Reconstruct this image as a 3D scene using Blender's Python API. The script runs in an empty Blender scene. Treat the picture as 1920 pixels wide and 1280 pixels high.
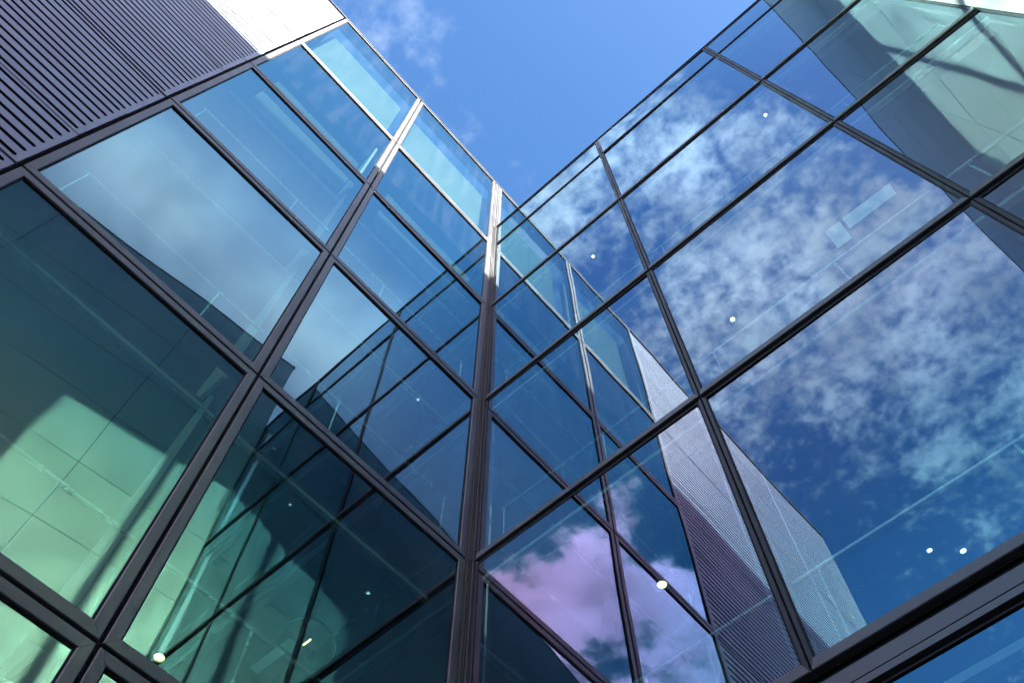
import bpy, math, random
from mathutils import Vector, Matrix
random.seed(7)
scn = bpy.context.scene
COL = scn.collection
R = math.radians

# ------------------------------------------------------------------ camera
cam_d = bpy.data.cameras.new('camera'); cam = bpy.data.objects.new('camera', cam_d); COL.objects.link(cam)
FW = Vector((-0.277, 0.306, 0.911)).normalized()
RT = Vector((0.746, 0.666, 0.003)); RT = (RT - FW*RT.dot(FW)).normalized()
UP = RT.cross(FW)
CAM = Vector((4.901, -4.705, 1.6))
m3 = Matrix((RT, UP, -FW)).transposed()
cam.matrix_world = Matrix.Translation(CAM) @ m3.to_4x4()
cam_d.sensor_width = 36.0; cam_d.lens = 30.98; cam_d.clip_start = 0.05; cam_d.clip_end = 2000
scn.camera = cam

# ------------------------------------------------------------------ sun, sky, exposure
SUN = Vector((1.0, -0.19, 0.85)).normalized()
sun_d = bpy.data.lights.new('sun', 'SUN'); sun_d.energy = 3.6; sun_d.angle = R(0.8); sun_d.color = (1.0, 0.95, 0.88)
sun = bpy.data.objects.new('sun', sun_d); COL.objects.link(sun)
sun.rotation_euler = SUN.to_track_quat('Z', 'Y').to_euler(); sun.location = (20, -4, 40)

world = bpy.data.worlds.new('World'); scn.world = world; world.use_nodes = True
def build_world(w):
    nt = w.node_tree; N = nt.nodes; N.clear(); Lk = nt.links
    def nd(t, **k):
        n = N.new(t)
        for a, b in k.items(): setattr(n, a, b)
        return n
    def setin(n, i, v):
        if isinstance(v, bpy.types.NodeSocket): Lk.new(v, n.inputs[i])
        else: n.inputs[i].default_value = v
    def mth(op, a, b=0.0, c=0.0, clamp=False):
        n = nd('ShaderNodeMath', operation=op, use_clamp=clamp)
        for i, v in enumerate((a, b, c)): setin(n, i, v)
        return n.outputs[0]
    def mapr(v, a, b, c=0.0, d=1.0):
        n = nd('ShaderNodeMapRange', interpolation_type='SMOOTHSTEP')
        for i, x in enumerate((v, a, b, c, d)): setin(n, i, x)
        return n.outputs[0]
    def noise(vec, scale, detail, rough, dist=0.0):
        n = nd('ShaderNodeTexNoise'); Lk.new(vec, n.inputs['Vector'])
        n.inputs['Scale'].default_value = scale; n.inputs['Detail'].default_value = detail
        n.inputs['Roughness'].default_value = rough; n.inputs['Distortion'].default_value = dist
        return n.outputs['Fac']
    sky = nd('ShaderNodeTexSky', sky_type='NISHITA'); sky.sun_disc = False
    sky.sun_elevation = math.asin(SUN.z)
    sky.sun_rotation = math.atan2(SUN.x, SUN.y)
    sky.altitude = 200; sky.air_density = 1.0; sky.dust_density = 1.3; sky.ozone_density = 2.5
    hs = nd('ShaderNodeHueSaturation'); hs.inputs['Saturation'].default_value = 1.25; hs.inputs['Value'].default_value = 1.2
    Lk.new(sky.outputs[0], hs.inputs['Color'])
    tc = nd('ShaderNodeTexCoord'); sp = nd('ShaderNodeSeparateXYZ'); Lk.new(tc.outputs['Generated'], sp.inputs[0])
    zc = mth('MAXIMUM', sp.outputs[2], 0.06)
    px = mth('DIVIDE', sp.outputs[0], zc); py = mth('DIVIDE', sp.outputs[1], zc)
    cb = nd('ShaderNodeCombineXYZ'); Lk.new(px, cb.inputs[0]); Lk.new(py, cb.inputs[1]); cb.inputs[2].default_value = 3.7
    P = cb.outputs[0]
    # altocumulus band: a broken sheet of small puffs running across the southern sky
    d = mth('ADD', mth('MULTIPLY', mth('ADD', px, 0.05), 0.906), mth('MULTIPLY', mth('ADD', py, 0.3), 0.423))
    wob = mth('MULTIPLY', mth('SUBTRACT', noise(P, 4.5, 3.0, 0.6), 0.5), 0.36)
    d2 = mth('ADD', d, wob)
    band = mth('MULTIPLY', mapr(d2, 0.24, 0.02), mapr(d2, -0.40, -0.05, 0.42, 1.0))
    band = mth('MULTIPLY', band, mapr(py, 0.25, -0.25, 0.45, 1.0))
    puff = noise(P, 12.0, 5.0, 0.6)
    fine = noise(P, 50.0, 3.0, 0.55)
    pv = mth('ADD', mth('MULTIPLY', puff, 0.58), mth('MULTIPLY', fine, 0.42))
    thr = mapr(band, 0.0, 1.0, 0.66, 0.35)
    alto = mapr(mth('SUBTRACT', pv, thr), 0.0, 0.31)
    alto = mth('MULTIPLY', alto, mapr(py, -0.05, -0.3, 0.11, 0.60))
    # a thin bright veil toward the sun
    veil = mth('MULTIPLY', mapr(noise(P, 2.4, 3.0, 0.5), 0.25, 0.75), mth('MULTIPLY', mapr(px, 0.32, 0.50), mapr(py, -0.36, -0.12)))
    veil = mth('MULTIPLY', veil, 0.75)
    # heaped cumulus lower in the south-east
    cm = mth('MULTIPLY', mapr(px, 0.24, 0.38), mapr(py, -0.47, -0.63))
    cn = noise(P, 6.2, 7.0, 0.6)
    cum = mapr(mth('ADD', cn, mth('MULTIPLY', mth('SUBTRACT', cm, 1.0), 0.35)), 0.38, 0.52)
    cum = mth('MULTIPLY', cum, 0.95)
    a = mth('MAXIMUM', mth('MAXIMUM', alto, veil), cum)
    glow = mth('MULTIPLY_ADD', veil, 0.9, 1.0)
    cmx = nd('ShaderNodeMix', data_type='RGBA'); Lk.new(cum, cmx.inputs[0]); cmx.inputs[6].default_value = (8.0, 8.9, 9.4, 1); cmx.inputs[7].default_value = (35.0, 14.0, 21.0, 1)  # cumulus coloured pink to stand in for the purple cast of doubly reflecting glass
    a = mth('MULTIPLY', a, mapr(sp.outputs[2], 0.45, 0.66))
    shade = mth('MULTIPLY', mapr(noise(P, 9.0, 2.0, 0.6), 0.3, 0.7, 0.62, 1.15), glow)
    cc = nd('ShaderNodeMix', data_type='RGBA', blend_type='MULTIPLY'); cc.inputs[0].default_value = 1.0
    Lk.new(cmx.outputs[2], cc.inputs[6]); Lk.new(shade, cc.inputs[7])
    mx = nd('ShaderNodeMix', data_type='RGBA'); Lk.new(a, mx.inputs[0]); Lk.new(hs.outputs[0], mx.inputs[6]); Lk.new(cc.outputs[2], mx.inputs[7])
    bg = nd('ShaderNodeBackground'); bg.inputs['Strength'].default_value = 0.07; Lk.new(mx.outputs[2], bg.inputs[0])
    out = nd('ShaderNodeOutputWorld'); Lk.new(bg.outputs[0], out.inputs[0])
build_world(world)
scn.view_settings.view_transform = 'Standard'; scn.view_settings.look = 'None'
scn.view_settings.exposure = 2.1; scn.view_settings.gamma = 1.0
cy = scn.cycles
cy.use_denoising = True
cy.max_bounces = 7; cy.diffuse_bounces = 1; cy.glossy_bounces = 5; cy.transmission_bounces = 6; cy.transparent_max_bounces = 12
cy.caustics_reflective = True; cy.caustics_refractive = False
cy.use_adaptive_sampling = True; cy.adaptive_threshold = 0.02
cy.blur_glossy = 0.0; cy.sample_clamp_indirect = 0.0
# sunlight thrown by the left glazing onto the opposite wall is found by path guiding
cy.use_light_tree = False
cy.use_guiding = True; cy.use_surface_guiding = True; cy.use_volume_guiding = False; cy.guiding_training_samples = 96
world.cycles.sampling_method = 'MANUAL'; world.cycles.sample_map_resolution = 512

# ------------------------------------------------------------------ materials
MAT = {}
def mat(name, build):
    m = bpy.data.materials.new(name); m.use_nodes = True
    nt = m.node_tree; nt.nodes.clear(); out = nt.nodes.new('ShaderNodeOutputMaterial')
    build(nt, out); MAT[name] = m; return m
def princ(nt, out, col, rough=0.5, metal=0.0, var=0.12, nscale=3.0, bump=0.0, bscale=40.0, emit=None, estr=0.0, stretch=None, coat=0.0):
    n = nt.nodes; l = nt.links
    b = n.new('ShaderNodeBsdfPrincipled'); b.inputs['Metallic'].default_value = metal
    b.inputs['Coat Weight'].default_value = coat
    tc = n.new('ShaderNodeTexCoord'); mp = n.new('ShaderNodeMapping'); l.new(tc.outputs['Object'], mp.inputs[0])
    if stretch: mp.inputs['Scale'].default_value = stretch
    gi = n.new('ShaderNodeObjectInfo')
    ad = n.new('ShaderNodeVectorMath'); ad.operation = 'ADD'; l.new(mp.outputs[0], ad.inputs[0])
    sc = n.new('ShaderNodeVectorMath'); sc.operation = 'SCALE'; sc.inputs[0].default_value = (13.1, 7.7, 5.3); l.new(gi.outputs['Random'], sc.inputs['Scale'])
    l.new(sc.outputs[0], ad.inputs[1])
    nz = n.new('ShaderNodeTexNoise'); nz.inputs['Scale'].default_value = nscale; nz.inputs['Detail'].default_value = 3; l.new(ad.outputs[0], nz.inputs['Vector'])
    mr = n.new('ShaderNodeMapRange'); mr.inputs[1].default_value = 0.3; mr.inputs[2].default_value = 0.7
    mr.inputs[3].default_value = 1-var; mr.inputs[4].default_value = 1+var; l.new(nz.outputs['Fac'], mr.inputs[0])
    mr2 = n.new('ShaderNodeMath'); mr2.operation = 'MULTIPLY_ADD'; l.new(gi.outputs['Random'], mr2.inputs[0]); mr2.inputs[1].default_value = var*0.6; mr2.inputs[2].default_value = 1-var*0.3
    mm = n.new('ShaderNodeMath'); mm.operation = 'MULTIPLY'; l.new(mr.outputs[0], mm.inputs[0]); l.new(mr2.outputs[0], mm.inputs[1])
    mx = n.new('ShaderNodeMix'); mx.data_type = 'RGBA'; mx.blend_type = 'MULTIPLY'; mx.inputs[0].default_value = 1.0
    mx.inputs[6].default_value = (*col, 1); l.new(mm.outputs[0], mx.inputs[7]); l.new(mx.outputs[2], b.inputs['Base Color'])
    rr = n.new('ShaderNodeMapRange'); rr.inputs[1].default_value = 0.3; rr.inputs[2].default_value = 0.7
    rr.inputs[3].default_value = max(0.02, rough-0.07); rr.inputs[4].default_value = rough+0.07; l.new(nz.outputs['Fac'], rr.inputs[0]); l.new(rr.outputs[0], b.inputs['Roughness'])
    if bump:
        nb = n.new('ShaderNodeTexNoise'); nb.inputs['Scale'].default_value = bscale; nb.inputs['Detail'].default_value = 4; l.new(ad.outputs[0], nb.inputs['Vector'])
        bp = n.new('ShaderNodeBump'); bp.inputs['Strength'].default_value = bump; bp.inputs['Distance'].default_value = 0.01
        l.new(nb.outputs['Fac'], bp.inputs['Height']); l.new(bp.outputs[0], b.inputs['Normal'])
    if emit:
        b.inputs['Emission Color'].default_value = (*emit, 1); b.inputs['Emission Strength'].default_value = estr
    l.new(b.outputs[0], out.inputs[0])

def coated_glass(nt, out, stops, tint):
    """solar-control glass: angle-dependent coloured reflection (interference coating) over tinted transmission"""
    n = nt.nodes; l = nt.links
    lw = n.new('ShaderNodeLayerWeight'); lw.inputs['Blend'].default_value = 0.5
    cr = n.new('ShaderNodeValToRGB'); l.new(lw.outputs['Facing'], cr.inputs[0])
    el = cr.color_ramp.elements
    for i, (p, c) in enumerate(stops):
        e = el[i] if i < 2 else el.new(p)
        e.position = p; e.color = (*c, 1)
    gl = n.new('ShaderNodeBsdfGlossy'); gl.inputs['Roughness'].default_value = 0.0; l.new(cr.outputs[0], gl.inputs['Color'])
    inv = n.new('ShaderNodeMix'); inv.data_type = 'RGBA'; inv.blend_type = 'SUBTRACT'; inv.inputs[0].default_value = 1.0
    inv.inputs[6].default_value = (1, 1, 1, 1); l.new(cr.outputs[0], inv.inputs[7])
    tm = n.new('ShaderNodeMix'); tm.data_type = 'RGBA'; tm.blend_type = 'MULTIPLY'; tm.inputs[0].default_value = 1.0
    tm.inputs[7].default_value = (*tint, 1); l.new(inv.outputs[2], tm.inputs[6])
    tr = n.new('ShaderNodeBsdfTransparent'); l.new(tm.outputs[2], tr.inputs[0])
    # faint film of dust that catches the sun
    df = n.new('ShaderNodeBsdfDiffuse')
    tc = n.new('ShaderNodeTexCoord'); nz = n.new('ShaderNodeTexNoise'); nz.inputs['Scale'].default_value = 1.3; nz.inputs['Detail'].default_value = 3
    mp = n.new('ShaderNodeMapping'); mp.inputs['Scale'].default_value = (3, 3, 0.35); l.new(tc.outputs['Object'], mp.inputs[0]); l.new(mp.outputs[0], nz.inputs['Vector'])
    dm = n.new('ShaderNodeMapRange'); dm.inputs[1].default_value = 0.45; dm.inputs[2].default_value = 0.8; dm.inputs[3].default_value = 0.001; dm.inputs[4].default_value = 0.026
    l.new(nz.outputs['Fac'], dm.inputs[0])
    dc = n.new('ShaderNodeCombineColor')
    for i in range(3): l.new(dm.outputs[0], dc.inputs[i])
    l.new(dc.outputs[0], df.inputs[0])
    a1 = n.new('ShaderNodeAddShader'); l.new(gl.outputs[0], a1.inputs[0]); l.new(tr.outputs[0], a1.inputs[1])
    a2 = n.new('ShaderNodeAddShader'); l.new(a1.outputs[0], a2.inputs[0]); l.new(df.outputs[0], a2.inputs[1])
    l.new(a2.outputs[0], out.inputs[0])
# stops are (1 - cos incidence, reflectance)
TOP = [(0.92, (0.74, 0.82, 0.84)), (1.0, (0.95, 0.95, 0.95))]
GL = [(0.0, (0.30, 0.45, 0.37)), (0.25, (0.30, 0.45, 0.37)), (0.34, (0.17, 0.30, 0.25)), (0.41, (0.09, 0.23, 0.24)), (0.50, (0.08, 0.14, 0.17)), (0.56, (0.15, 0.235, 0.265)), (0.63, (0.18, 0.32, 0.37)), (0.74, (0.20, 0.44, 0.49)), (0.82, (0.40, 0.63, 0.65))] + TOP
GR = [(0.0, (0.12, 0.27, 0.34)), (0.25, (0.11, 0.25, 0.31)), (0.34, (0.09, 0.20, 0.26)), (0.42, (0.13, 0.195, 0.265)), (0.50, (0.22, 0.265, 0.335)), (0.58, (0.265, 0.325, 0.39)), (0.70, (0.27, 0.37, 0.48)), (0.82, (0.42, 0.58, 0.66))] + TOP
mat('glass', lambda nt, o: coated_glass(nt, o, GL, (0.44, 0.80, 0.66)))
mat('glass_lilac', lambda nt, o: coated_glass(nt, o, GR, (0.42, 0.70, 0.70)))
def clear(nt, out):
    t = nt.nodes.new('ShaderNodeBsdfTransparent'); t.inputs[0].default_value = (0.97, 1.0, 0.99, 1); nt.links.new(t.outputs[0], out.inputs[0])
mat('glass_back', clear)
def balglass(nt, out):
    n = nt.nodes; l = nt.links
    lw = n.new('ShaderNodeLayerWeight'); lw.inputs['Blend'].default_value = 0.5
    pw = n.new('ShaderNodeMath'); pw.operation = 'POWER'; l.new(lw.outputs['Facing'], pw.inputs[0]); pw.inputs[1].default_value = 5.0
    f = n.new('ShaderNodeMath'); f.operation = 'MULTIPLY_ADD'; l.new(pw.outputs[0], f.inputs[0]); f.inputs[1].default_value = 0.9; f.inputs[2].default_value = 0.03
    g = n.new('ShaderNodeBsdfGlossy'); g.inputs['Roughness'].default_value = 0.0
    t = n.new('ShaderNodeBsdfTransparent'); t.inputs[0].default_value = (0.85, 0.96, 0.95, 1)
    m = n.new('ShaderNodeMixShader'); l.new(f.outputs[0], m.inputs[0]); l.new(t.outputs[0], m.inputs[1]); l.new(g.outputs[0], m.inputs[2]); l.new(m.outputs[0], out.inputs[0])
mat('clear_glass', balglass)
mat('frame', lambda nt, o: princ(nt, o, (0.175, 0.175, 0.17), 0.42, 0.35, 0.10, 2.0, 0.05, 120))
mat('frame_dark', lambda nt, o: princ(nt, o, (0.045, 0.045, 0.05), 0.45, 0.2, 0.15, 2.0))
mat('black', lambda nt, o: princ(nt, o, (0.006, 0.006, 0.007), 0.7, 0.0, 0.2))
mat('cladding', lambda nt, o: princ(nt, o, (0.33, 0.36, 0.42), 0.46, 0.35, 0.06, 1.2, 0.04, 60, stretch=(1, 0.4, 2)))
mat('wall_panel', lambda nt, o: princ(nt, o, (0.54, 0.545, 0.54), 0.5, 0.0, 0.05, 0.5, 0.02, 30))
mat('blind_white', lambda nt, o: princ(nt, o, (0.34, 0.34, 0.32), 0.7, 0.0, 0.04))
mat('bright_white', lambda nt, o: princ(nt, o, (0.82, 0.82, 0.80), 0.5, 0.0, 0.04))
mat('white', lambda nt, o: princ(nt, o, (0.62, 0.62, 0.61), 0.6, 0.0, 0.04))
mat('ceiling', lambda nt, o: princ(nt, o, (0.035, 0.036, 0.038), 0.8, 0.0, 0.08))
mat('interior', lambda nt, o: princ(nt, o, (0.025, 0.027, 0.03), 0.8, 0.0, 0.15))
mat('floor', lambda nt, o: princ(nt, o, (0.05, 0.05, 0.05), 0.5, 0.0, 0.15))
mat('steel', lambda nt, o: princ(nt, o, (0.75, 0.76, 0.78), 0.25, 0.9, 0.05))
mat('lamp', lambda nt, o: princ(nt, o, (0.9, 0.85, 0.6), 0.5, 0.0, 0.0, emit=(1.0, 0.84, 0.36), estr=1.3))
mat('lamp_white', lambda nt, o: princ(nt, o, (0.9, 0.9, 0.85), 0.5, 0.0, 0.0, emit=(1.0, 0.95, 0.85), estr=1.6))
mat('window_glow', lambda nt, o: princ(nt, o, (0.9, 0.95, 1.0), 0.5, 0.0, 0.05, emit=(0.75, 0.9, 1.0), estr=0.09))
mat('paving', lambda nt, o: princ(nt, o, (0.08, 0.08, 0.08), 0.8, 0.0, 0.15, 0.4, 0.3, 8))
mat('roofing', lambda nt, o: princ(nt, o, (0.30, 0.30, 0.30), 0.85, 0.0, 0.1))
mat('lamp_shade', lambda nt, o: princ(nt, o, (0.03, 0.03, 0.035), 0.3, 0.3, 0.1))

for q in ('lamp', 'lamp_white', 'window_glow'): MAT[q].cycles.emission_sampling = 'NONE'

# ------------------------------------------------------------------ mesh helpers
def new_mesh(name, verts, faces, mats, fmat=None, smooth=False):
    me = bpy.data.meshes.new(name); me.from_pydata([tuple(v) for v in verts], [], faces)
    for m in mats: me.materials.append(MAT[m])
    if fmat:
        for p, i in zip(me.polygons, fmat): p.material_index = i
    if smooth:
        for p in me.polygons: p.use_smooth = True
    me.update(); return me
def link(name, me, parent=None, loc=None):
    o = bpy.data.objects.new(name, me); COL.objects.link(o)
    if parent is not None: o.parent = parent
    if loc is not None: o.location = loc
    return o
def thing(name, label, cat, loc=(0, 0, 0), group=None):
    o = bpy.data.objects.new(name, None); COL.objects.link(o); o.location = loc
    o['label'] = label; o['category'] = cat
    if group: o['group'] = group
    return o
CUBEF = [(0, 3, 2, 1), (4, 5, 6, 7), (0, 1, 5, 4), (1, 2, 6, 5), (2, 3, 7, 6), (3, 0, 4, 7)]
class Wall:
    """u along the wall, z up, d outward"""
    def __init__(s, o, u, n): s.o = Vector(o); s.u = Vector(u); s.n = Vector(n)
    def p(s, u, z, d): return s.o + s.u*u + s.n*d + Vector((0, 0, z))
    def flip(s): return s.u.cross(Vector((0, 0, 1))).dot(s.n) < 0
def boxes(w, specs):
    """one mesh of boxes (u0,u1,z0,z1,d0,d1) on wall w"""
    V = []; F = []
    for (u0, u1, z0, z1, d0, d1) in specs:
        b = len(V)
        V += [w.p(u0, z0, d0), w.p(u1, z0, d0), w.p(u1, z0, d1), w.p(u0, z0, d1), w.p(u0, z1, d0), w.p(u1, z1, d0), w.p(u1, z1, d1), w.p(u0, z1, d1)]
        F += [tuple(b+i for i in f) for f in CUBEF]
    return fixn(V, F)
def fixn(V, F):
    """flip all faces of boxes when the basis is left-handed"""
    a = (V[F[0][1]]-V[F[0][0]]).cross(V[F[0][2]]-V[F[0][0]])
    c = sum(V[:8], Vector())/min(8, len(V)); fc = sum((V[i] for i in F[0]), Vector())/4
    if a.dot(fc-c) < 0: F = [tuple(reversed(f)) for f in F]
    return V, F
def box(name, w, spec, m, parent):
    V, F = boxes(w, spec if isinstance(spec, list) else [spec]); return link(name, new_mesh(name, V, F, [m]), parent)

def rail(w, c0, c1, i0, i1, width, d0, d1, ch=0.006, hair=0.0015):
    """one mitred frame bar from outer corner c0 to c1 (u,z); i0,i1 are the inward (du,dz) per unit width at the ends"""
    prof = [(0, d0), (0, d1-ch), (ch, d1), (width-ch, d1), (width, d1-ch), (width, d0)]
    ax = Vector((c1[0]-c0[0], c1[1]-c0[1])).normalized()*hair
    V = []
    for (c, i, sg) in ((c0, i0, 1), (c1, i1, -1)):
        for (s, d) in prof:
            f = s/width
            V.append(w.p(c[0]+i[0]*f+ax.x*sg, c[1]+i[1]*f+ax.y*sg, d))
    k = len(prof); F = [(a, (a+1) % k, (a+1) % k+k, a+k) for a in range(k)] + [tuple(range(k))[::-1], tuple(range(k, 2*k))]
    # orient outward
    cen = sum(V, Vector())/len(V); f = F[2]
    nn = (V[f[1]]-V[f[0]]).cross(V[f[2]]-V[f[0]]); fc = sum((V[i] for i in f), Vector())/4
    if nn.dot(fc-cen) < 0: F = [tuple(reversed(q)) for q in F]
    return V, F

def pane_mesh(w, u0, u1, z0, z1, d, bulge, tilt, gm):
    n = 24; p1, p2 = random.uniform(0, 6), random.uniform(0, 6); V = []; F = []; fm = []
    uc, zc = (u0+u1)/2, (z0+z1)/2
    for j in range(n+1):
        for i in range(n+1):
            a, b = i/n, j/n; u = u0+(u1-u0)*a; z = z0+(z1-z0)*b
            dd = d + bulge*math.sin(math.pi*a)*math.sin(math.pi*b) + tilt[0]*(u-uc) + tilt[1]*(z-zc) + 0.00030*math.sin(3.7*u+p1)*math.sin(2.9*z+p2)
            V.append(w.p(u, z, dd))
    for j in range(n):
        for i in range(n):
            q = j*(n+1)+i; F.append((q, q+1, q+n+2, q+n+1)); fm.append(0)
    b = len(V); th = 0.028
    for (u, z) in ((u0, z0), (u1, z0), (u1, z1), (u0, z1)): V.append(w.p(u, z, d-th))
    F.append((b+3, b+2, b+1, b)); fm.append(1)
    rim = len(V); V += [v.copy() for v in V[:(n+1)*(n+1)]]
    edge = [[j for j in range(n+1)], [n+(n+1)*j for j in range(n+1)], [(n+1)*n+n-j for j in range(n+1)], [(n+1)*(n-j) for j in range(n+1)]]
    for k, e in enumerate(edge):
        F.append(tuple(rim+x for x in reversed(e)) + (b+k, b+(k+1) % 4)); fm.append(2)
    nn = (V[F[0][1]]-V[F[0][0]]).cross(V[F[0][3]]-V[F[0][0]])
    if nn.dot(w.n) < 0: F = [tuple(reversed(f)) for f in F]
    me = new_mesh('pane', V, F, [gm, 'glass_back', 'glass_back'], fm)
    for p in me.polygons: p.use_smooth = (p.material_index == 0)
    return me

def window(parent, w, u0, u1, z0, z1, st):
    """a framed unit between joint centres; st: dict of widths/depths"""
    hg, vg = st['hgap']/2, st['vgap']/2
    U0, U1, Z0, Z1 = u0+vg, u1-vg, z0+hg, z1-hg
    l, r, b, t = st['l'], st['r'], st['b'], st['t']; g = st['gasket']
    # rebate ring in black behind the bars (the part that carries the rest)
    iu0, iu1, iz0, iz1 = U0+l+g, U1-r-g, Z0+b+g, Z1-t-g
    V, F = boxes(w, [(u0+0.001, iu0, z0+0.001, z1-0.001, -0.14, -0.032), (iu1, u1-0.001, z0+0.001, z1-0.001, -0.14, -0.032), (iu0, iu1, z0+0.001, iz0, -0.14, -0.032), (iu0, iu1, iz1, z1-0.001, -0.14, -0.032),
                     (U0+l-0.004, iu0, Z0+b-0.004, Z1-t+0.004, -0.031, 0.009), (iu1, U1-r+0.004, Z0+b-0.004, Z1-t+0.004, -0.031, 0.009), (iu0, iu1, Z0+b-0.004, iz0, -0.031, 0.009), (iu0, iu1, iz1, Z1-t+0.004, -0.031, 0.009)])
    win = link('window', new_mesh('window', V, F, ['black']), parent)
    c = [(U0, Z0), (U1, Z0), (U1, Z1), (U0, Z1)]; inn = [(l, b), (-r, b), (-r, -t), (l, -t)]
    for k, (wd, key) in enumerate(((b, 'b'), (r, 'r'), (t, 't'), (l, 'l'))):
        d0, d1, m = st['bar_'+key]
        V, F = rail(w, c[k], c[(k+1) % 4], inn[k], inn[(k+1) % 4], wd, d0, d1)
        link('frame_bar', new_mesh('frame_bar', V, F, [m]), win)
    tl = (random.gauss(0, st['tilt']), random.gauss(0, st['tilt']))
    link('pane', pane_mesh(w, iu0+0.002, iu1-0.002, iz0+0.002, iz1-0.002, -0.001, random.uniform(-1, 1)*st['bulge'], tl, st['glass']), win)
    return win

# ------------------------------------------------------------------ setting
gp = [(-300, -300, 0), (300, -300, 0), (300, 300, 0), (-300, 300, 0)]
g = link('ground', new_mesh('ground', gp, [(0, 1, 2, 3)], ['paving'])); g['kind'] = 'structure'

WL = Wall((0, 0, 0), (0, 1, 0), (1, 0, 0))
WR = Wall((0, 0, 0), (1, 0, 0), (0, -1, 0))
ang = R(6.3)
WP = Wall((8.94, 0, 0), (math.sin(ang), -math.cos(ang), 0), (-math.cos(ang), -math.sin(ang), 0))
LEV = [2.12, 6.095, 10.067, 14.112, 18.131, 22.102]
ZL, ZR, ZP = 28.07, 23.60, 27.5

# ------------------------------------------------------------------ left building: glazing, ribbed metal, roof
LB = thing('glass_building', 'tall wing at left with big framed panes beside slotted metal cladding', 'building')
fb = (-0.03, 0.030, 'frame')
SL = dict(glass='glass', hgap=0.034, vgap=0.036, l=0.096, r=0.096, b=0.112, t=0.105, gasket=0.016, bar_l=fb, bar_r=fb, bar_b=fb, bar_t=fb, tilt=0.0016, bulge=0.0014)
zs = LEV + [ZL]
for (u0, u1) in ((-6.428, -3.375), (-3.375, -0.105)):
    for z0, z1 in zip(zs[:-1], zs[1:]): window(LB, WL, u0, u1, z0, z1, SL)
window(LB, WL, 0.06, 3.36, LEV[-1], ZL, SL)          # unit seen above the lower roof
# coping, plinth, corner posts
box('coping', WL, (-17.45, 6.7, ZL+0.002, ZL+0.05, -0.35, 0.045), 'frame', LB)
box('plinth', WL, (-6.43, -0.10, 0.0, LEV[0]-0.02, -0.20, 0.0), 'frame', LB)
pz = [0.0] + LEV + [ZR+0.0]
for a, b in zip(pz[:-1], pz[1:]):
    a += 0.006; b -= 0.006
    box('corner_post', WL, [(-0.104, -0.074, a, b, -0.12, 0.005), (-0.0735, -0.061, a, b, -0.10, 0.040), (-0.0605, -0.046, a, b, -0.10, 0.008), (-0.0455, 0.02, a, b, -0.10, 0.050)], 'frame', LB)
    box('corner_post', WR, [(0.0505, 0.066, a, b, -0.02, 0.012), (0.0665, 0.084, a, b, -0.02, 0.036)], 'frame', LB)
a, b = ZR+0.004, ZL-0.004
box('corner_post', WL, [(-0.104, -0.066, a, b, -0.12, 0.020), (-0.065, -0.012, a, b, -0.10, 0.034), (-0.011, 0.012, a, b, -0.10, 0.006), (0.013, 0.058, a, b, -0.12, 0.034)], 'frame', LB)

# ribbed cladding panel: a sheet with seven long slots open to a dark cavity
def rib_panel(name, W, H, nslot):
    m0 = 0.085; pit = H/nslot; sw = 0.064; ch = 0.014; D = -0.035
    V = []; F = []; dark = set()
    def q(pts):
        b = len(V); V.extend(pts); F.append(tuple(range(b, b+len(pts))))
    P = lambda u, z, d: Vector((d, u, z))
    # bands of flat sheet between slots
    z = 0.004
    edges = []
    for i in range(nslot):
        s0 = i*pit + (pit-sw)/2; edges.append((s0, s0+sw))
    zz = 0.004
    for (s0, s1) in edges + [(H-0.004, None)]:
        q([P(0.006, zz, 0), P(W-0.006, zz, 0), P(W-0.004, s0, 0), P(0.004, s0, 0)]); zz = s1
    for (s0, s1) in edges:
        c = (s0+s1)/2
        q([P(0.004, s0, 0), P(m0, s0, 0), P(m0-0.02, c, 0), P(m0, s1, 0), P(0.004, s1, 0)])
        q([P(W-m0, s0, 0), P(W-0.004, s0, 0), P(W-0.004, s1, 0), P(W-m0, s1, 0), P(W-m0+0.02, c, 0)])
        ring = [(m0, s0), (W-m0, s0), (W-m0+0.02, c), (W-m0, s1), (m0, s1), (m0-0.02, c)]
        for k in range(6):
            a, b = ring[k], ring[(k+1) % 6]; dark.add(len(F))  # slot lips coloured dark, standing in for the shade inside the slots
            q([P(a[0], a[1], 0), P(a[0], a[1], D), P(b[0], b[1], D), P(b[0], b[1], 0)])
    # returns at the panel's edges
    for a, b in (((0.004, 0.004), (W-0.004, 0.004)), ((W-0.004, 0.004), (W-0.004, H-0.004)), ((W-0.004, H-0.004), (0.004, H-0.004)), ((0.004, H-0.004), (0.004, 0.004))):
        q([P(a[0], a[1], 0), P(a[0], a[1], D), P(b[0], b[1], D), P(b[0], b[1], 0)])
    return new_mesh(name, V, F, ['cladding', 'frame_dark'], [1 if k in dark else 0 for k in range(len(F))])
PW = 3.652
cl_edges = [LEV[0]-2.1] + LEV[:]
panH = {}
backs = box('cladding_backing', WL, (-17.42, -6.462, 0.0, ZL-0.01, -0.22, -0.10), 'black', LB)
zrows = []
for z0, z1, k in ((0.02, LEV[0], 2), (LEV[0], LEV[1], 3), (LEV[1], LEV[2], 3), (LEV[2], LEV[3], 3), (LEV[3], LEV[4], 3), (LEV[4], LEV[5], 3), (LEV[5], ZL, 4)):
    h = (z1-z0-0.04)/k
    for i in range(k): zrows.append((z0+0.02+i*h, h))
for bay in range(3):
    y0 = -6.462 - (bay+1)*PW
    for (z, h) in zrows:
        key = round(h, 3)
        if key not in panH: panH[key] = rib_panel('cladding_panel', PW-0.008, h, max(5, round(h/0.189)))
        o = link('cladding_panel', panH[key], LB, (0.0+random.uniform(-0.002, 0.002), y0+0.004, z))
        o.rotation_euler = (0, random.gauss(0, 0.002), random.gauss(0, 0.0015))
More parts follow.
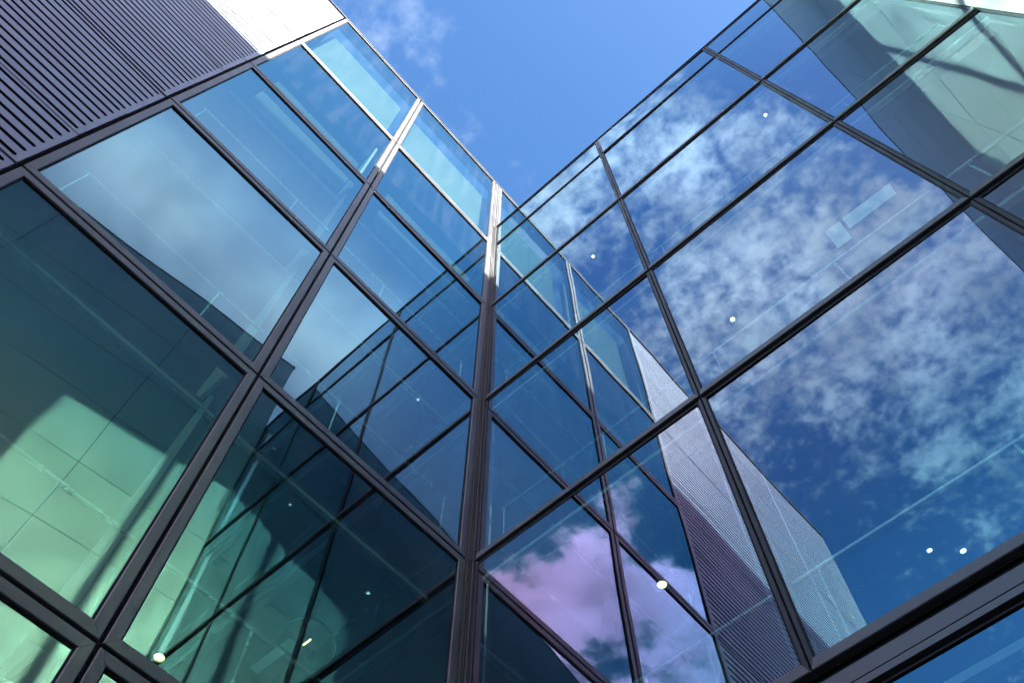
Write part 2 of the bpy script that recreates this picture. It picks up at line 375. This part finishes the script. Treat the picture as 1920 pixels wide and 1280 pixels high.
# end return wall and roof
box('roof', WL, (-17.40, 6.7, ZL-0.40, ZL-0.012, -14.0, -1.6), 'roofing', LB)
box('end_wall', WL, (-17.44, -17.425, 0.0, ZL, -14.0, 0.0), 'cladding', LB)

# interior of the left building
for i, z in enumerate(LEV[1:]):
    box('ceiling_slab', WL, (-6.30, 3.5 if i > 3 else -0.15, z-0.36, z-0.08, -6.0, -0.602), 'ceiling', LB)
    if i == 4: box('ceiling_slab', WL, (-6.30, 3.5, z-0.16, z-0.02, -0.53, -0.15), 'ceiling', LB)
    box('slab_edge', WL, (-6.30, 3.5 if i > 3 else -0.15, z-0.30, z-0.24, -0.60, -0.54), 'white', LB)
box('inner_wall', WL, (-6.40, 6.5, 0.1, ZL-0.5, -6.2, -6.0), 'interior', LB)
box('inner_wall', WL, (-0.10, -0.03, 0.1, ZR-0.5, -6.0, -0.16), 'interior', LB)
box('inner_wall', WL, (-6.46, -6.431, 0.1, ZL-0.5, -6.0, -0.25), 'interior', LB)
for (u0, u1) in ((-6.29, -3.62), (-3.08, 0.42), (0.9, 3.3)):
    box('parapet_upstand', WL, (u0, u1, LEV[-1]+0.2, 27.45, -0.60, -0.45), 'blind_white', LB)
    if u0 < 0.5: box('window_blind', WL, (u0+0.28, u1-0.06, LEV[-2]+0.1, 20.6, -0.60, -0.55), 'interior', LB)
for u in (-3.62,):
    for z0, z1 in zip(LEV[:-1], LEV[1:]):
        V = [Vector((-0.30, u, z0+0.05)), Vector((-1.05, u, z0+0.05)), Vector((-0.32, u, z1-0.36)), Vector((-0.30, u, z1-0.36))]
        V += [v+Vector((0, 0.05, 0)) for v in V]
        F = [(0, 1, 2, 3), (7, 6, 5, 4), (0, 4, 5, 1), (1, 5, 6, 2), (2, 6, 7, 3), (3, 7, 4, 0)]
        link('glazing_fin', new_mesh('glazing_fin', V, F, ['white']), LB)

# ------------------------------------------------------------------ right building
RB = thing('glass_building', 'lower wing at right with a dark-framed mirror glass front full of clouds', 'building')
gb = (-0.03, 0.028, 'frame'); db = (-0.03, 0.012, 'frame_dark'); tb = (-0.03, -0.004, 'black')
SR = dict(glass='glass_lilac', hgap=0.030, vgap=0.012, l=0.042, r=0.042, b=0.095, t=0.06, gasket=0.012, bar_l=db, bar_r=db, bar_b=gb, bar_t=tb, tilt=0.0020, bulge=0.0026)
SRT = dict(SR, b=0.06, t=0.05, bar_b=db, bar_t=db)
SRB = dict(SR, t=0.02)
xs = [0.086, 3.411, 6.716, 9.00]
for x0, x1 in zip(xs[:-1], xs[1:]):
    window(RB, WR, x0, x1, LEV[0], 5.80, SRB)
    for z0, z1 in zip(LEV[1:-1], LEV[2:]): window(RB, WR, x0, x1, z0, z1, SR)
    window(RB, WR, x0, x1, LEV[5], ZR-0.05, SRT)
    box('spandrel_band', WR, (x0+0.004, x1-0.004, 5.868, 5.985, -0.05, 0.028), 'frame', RB)
    box('spandrel_band', WR, (x0+0.004, x1-0.004, 5.805, 5.858, -0.05, 0.028), 'frame', RB)
box('spandrel_backing', WR, (0.09, 8.99, 5.802, 6.08, -0.20, -0.055), 'black', RB)
box('coping', WR, (0.06, 9.0, ZR-0.045, ZR, -0.30, 0.03), 'frame_dark', RB)
box('coping_edge', WR, (0.06, 9.0, ZR+0.001, ZR+0.02, -0.30, 0.02), 'frame', RB)
box('plinth', WR, (0.09, 8.98, 0.0, LEV[0]-0.02, -0.20, 0.0), 'frame', RB)
box('roof', WR, (0.02, 9.0, ZR-0.40, ZR-0.06, -9.0, -0.31), 'roofing', RB)
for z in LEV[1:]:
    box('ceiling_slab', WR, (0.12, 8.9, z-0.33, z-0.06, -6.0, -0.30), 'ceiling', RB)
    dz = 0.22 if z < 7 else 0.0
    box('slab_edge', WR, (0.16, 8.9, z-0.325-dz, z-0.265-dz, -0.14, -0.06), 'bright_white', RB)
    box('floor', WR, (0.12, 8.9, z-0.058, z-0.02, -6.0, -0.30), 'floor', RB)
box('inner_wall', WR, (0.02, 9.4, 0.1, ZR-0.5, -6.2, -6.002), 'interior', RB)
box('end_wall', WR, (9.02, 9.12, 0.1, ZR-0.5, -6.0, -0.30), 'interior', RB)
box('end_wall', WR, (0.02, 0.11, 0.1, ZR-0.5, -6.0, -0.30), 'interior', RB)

# ------------------------------------------------------------------ panel building opposite
PB = thing('panel_building', 'pale smooth-panelled block facing the glass, seen at the top right corner', 'building')
us = [0.03, 3.35, 8.21, 13.07, 17.9]
pr = [0.03] + [27.5 - 0.0 - 2.03*k - 1.1 for k in range(13)][::-1] + [ZP]
pr = sorted(z for z in pr if z >= 0.03)
pan = {}
for u0, u1 in zip(us[:-1], us[1:]):
    for z0, z1 in zip(pr[:-1], pr[1:]):
        V, F = boxes(WP, [(u0+0.008, u1-0.008, z0+0.008, z1-0.008, -0.03, random.uniform(-0.0015, 0.0015))])
        link('wall_panel', new_mesh('wall_panel', V, F, ['wall_panel']), PB)
box('panel_backing', WP, (0.02, 17.9, 0.0, ZP-0.02, -0.30, -0.034), 'black', PB)
box('coping', WP, (0.0, 17.95, ZP, ZP+0.04, -0.40, 0.02), 'frame', PB)
box('roof', WP, (0.0, 17.9, ZP-0.40, ZP-0.03, -12.0, -0.31), 'roofing', PB)
box('junction_strip', WP, (-0.02, 0.028, 0.0, ZR, -0.10, 0.006), 'frame_dark', PB)

# ------------------------------------------------------------------ things behind the glass
def tube(name, pts, r, m, parent, seg=10):
    V = []; F = []
    a, b = Vector(pts[0]), Vector(pts[1]); ax = (b-a).normalized(); s = ax.orthogonal().normalized(); t = ax.cross(s)
    for c in (a, b):
        for k in range(seg):
            th = 2*math.pi*k/seg; V.append(c + s*math.cos(th)*r + t*math.sin(th)*r)
    for k in range(seg): F.append((k, (k+1) % seg, (k+1) % seg+seg, k+seg))
    F += [tuple(range(seg))[::-1], tuple(range(seg, 2*seg))]
    return link(name, new_mesh(name, V, F, [m]), parent)
def balustrade(lab, loc, rz, L, group, glazed=True):
    t = thing('balustrade', lab, 'balustrade', loc, group); t.rotation_euler = (0, 0, rz)
    tube('handrail', ((0.0, 0, 1.08), (L, 0, 1.08)), 0.020, 'steel', t)
    n = max(2, round(L/1.7)); st = L/n
    for k in range(n+1):
        x = min(max(k*st, 0.05), L-0.05); tube('post', ((x, 0.0, 0.0), (x, 0.0, 1.06)), 0.014, 'steel', t, 8)
    for k in range(n if glazed else 0):
        V, F = boxes(WR, [(k*st+0.08, (k+1)*st-0.08, 0.12, 0.98, -0.006, 0.006)]); link('glass_panel', new_mesh('glass_panel', V, F, ['clear_glass']), t)
    box('bottom_rail', WR, (0.0, L, 0.0, 0.05, -0.02, 0.02), 'steel', t)
for i, lab in ((1, 'steel handrail on glass panels across the lowest large panes at right'), (2, 'steel handrail on glass panels one floor above the lowest, behind the right panes'), (3, 'steel handrail on glass panels two floors above the lowest, behind the right panes')):
    balustrade(lab, (0.3, 0.2, LEV[i]-0.02), 0.0, 8.5, 'balustrades behind the right facade')
for i, lab in ((1, 'thin steel handrail on posts behind the dark green panes at lower left'), (2, 'thin steel handrail on posts behind the sky-blue panes at left'), (3, 'thin steel handrail on posts one floor below the sunlit row at left')):
    balustrade(lab, (-0.17, -0.35, LEV[i]+0.08), -math.pi/2, 5.8, 'balustrades behind the left facade', False)
# dark dome lamp hanging inside the left building
t = thing('pendant_lamp', 'dark dome lamp with a golden glint behind the bottom panes left of the corner', 'lamp', (-1.25, -1.12, 8.75))
seg = 24; V = []; F = []; rings = 8
for k in range(rings+1):
    a = (k/rings)*math.pi/2; r, z = 0.30*math.cos(a)+0.02, 0.24*math.sin(a)
    for q in range(seg): V.append(Vector((r*math.cos(2*math.pi*q/seg), r*math.sin(2*math.pi*q/seg), z)))
for k in range(rings):
    for q in range(seg): F.append((k*seg+q, k*seg+(q+1) % seg, (k+1)*seg+(q+1) % seg, (k+1)*seg+q))
F.append(tuple(range(rings*seg, rings*seg+seg)))
link('lamp_shade', new_mesh('lamp_shade', V, F, ['lamp_shade'], smooth=True), t)
tube('cord', ((0, 0, 0.24), (0, 0, 0.95)), 0.008, 'black', t, 6)
V, F = boxes(WR, [(-0.06, 0.06, 0.05, 0.06, -0.008, 0.008)]); link('bulb', new_mesh('bulb', V, F, ['lamp']), t)

def downlight(x, y, z, r, m, label):
    t = thing('ceiling_light', label, 'ceiling light', (x, y, z), 'round downlights in the ceilings')
    seg = 20; V = []; F = []
    for k in range(seg):
        th = 2*math.pi*k/seg; c, s = math.cos(th), math.sin(th)
        V += [Vector((c*r*1.9, s*r*1.9, 0.0)), Vector((c*r*1.8, s*r*1.8, -0.02)), Vector((c*r*1.05, s*r*1.05, -0.02)), Vector((c*r, s*r, 0.0))]
    for k in range(seg):
        b, e = k*4, ((k+1) % seg)*4
        for j in range(3): F.append((b+j, e+j, e+j+1, b+j+1))
    link('rim', new_mesh('rim', V, F, ['white']), t)
    V = [Vector((math.cos(2*math.pi*k/seg)*r, math.sin(2*math.pi*k/seg)*r, -0.008)) for k in range(seg)]
    V += [v*0.98+Vector((0, 0, 0.006)) for v in V]
    F = [tuple(range(seg))[::-1], tuple(range(seg, 2*seg))] + [(k, (k+1) % seg, (k+1) % seg+seg, k+seg) for k in range(seg)]
    link('bulb', new_mesh('bulb', V, F, [m]), t)
downlight(1.676, 1.471, 9.735, 0.055, 'lamp', 'glowing yellow downlight over the purple clouds, the largest lamp')
downlight(4.234, 3.094, 9.735, 0.030, 'lamp_white', 'small white downlight low at right, left one of a close pair')
downlight(4.515, 3.353, 9.735, 0.035, 'lamp_white', 'small white downlight low at right, right one of a close pair')
downlight(3.910, 1.306, 13.78, 0.036, 'lamp_white', 'small white square-looking downlight among clouds right of the first mullion')
downlight(4.370, 2.009, 13.78, 0.024, 'lamp_white', 'tiny white downlight just above the long transom, left one')
downlight(5.606, 1.996, 13.78, 0.024, 'lamp_white', 'tiny white downlight just above the long transom, right one')
downlight(2.351, 0.43, 17.80, 0.030, 'lamp_white', 'tiny white downlight among clouds near the reflected mint panes')
downlight(6.381, 0.43, 17.80, 0.030, 'lamp_white', 'tiny white downlight high at right in the upper panes')
t = thing('ceiling_light', 'yellow oval lamp behind the green panes at bottom left', 'ceiling light', (-3.5, -1.705, 9.70), 'round downlights in the ceilings')
def lamp_parts(t, r, m):
    seg = 20
    V = []; F = []
    for k in range(seg):
        th = 2*math.pi*k/seg; c, s = math.cos(th), math.sin(th)
        V += [Vector((c*r*1.25, s*r*1.25, 0.0)), Vector((c*r*1.2, s*r*1.2, -0.03)), Vector((c*r, s*r, -0.03)), Vector((c*r*0.95, s*r*0.95, 0.0))]
    for k in range(seg):
        b, e = k*4, ((k+1) % seg)*4
        for j in range(3): F.append((b+j, e+j, e+j+1, b+j+1))
    link('rim', new_mesh('rim', V, F, ['white']), t)
    V = [Vector((math.cos(2*math.pi*k/seg)*r*0.9, math.sin(2*math.pi*k/seg)*r*0.9, -0.012)) for k in range(seg)]
    V += [v*0.98+Vector((0, 0, 0.006)) for v in V]
    F = [tuple(range(seg))[::-1], tuple(range(seg, 2*seg))] + [(k, (k+1) % seg, (k+1) % seg+seg, k+seg) for k in range(seg)]
    link('bulb', new_mesh('bulb', V, F, [m]), t)
lamp_parts(t, 0.07, 'lamp')

# added glowing panel standing in for a bright window, behind the clouds at right
t = thing('window_glow', 'pale glowing rectangle with dividers standing in for a bright window behind the cloud reflections', 'ceiling light', (5.70, 1.07, 13.77))
V, F = boxes(Wall((0, 0, 0), (1, 0, 0), (0, 1, 0)), [(0.0, 0.24, -0.01, 0.0, 0.0, 0.34), (0.29, 1.06, -0.01, 0.0, 0.0, 0.20)])
link('glow_sheet', new_mesh('glow_sheet', V, F, ['window_glow']), t)
V, F = boxes(Wall((0, 0, 0), (1, 0, 0), (0, 1, 0)), [(0.245, 0.285, -0.03, 0.0, 0.0, 0.36), (-0.02, 1.08, -0.03, 0.0, -0.03, -0.004)])
link('divider', new_mesh('divider', V, F, ['steel']), t)
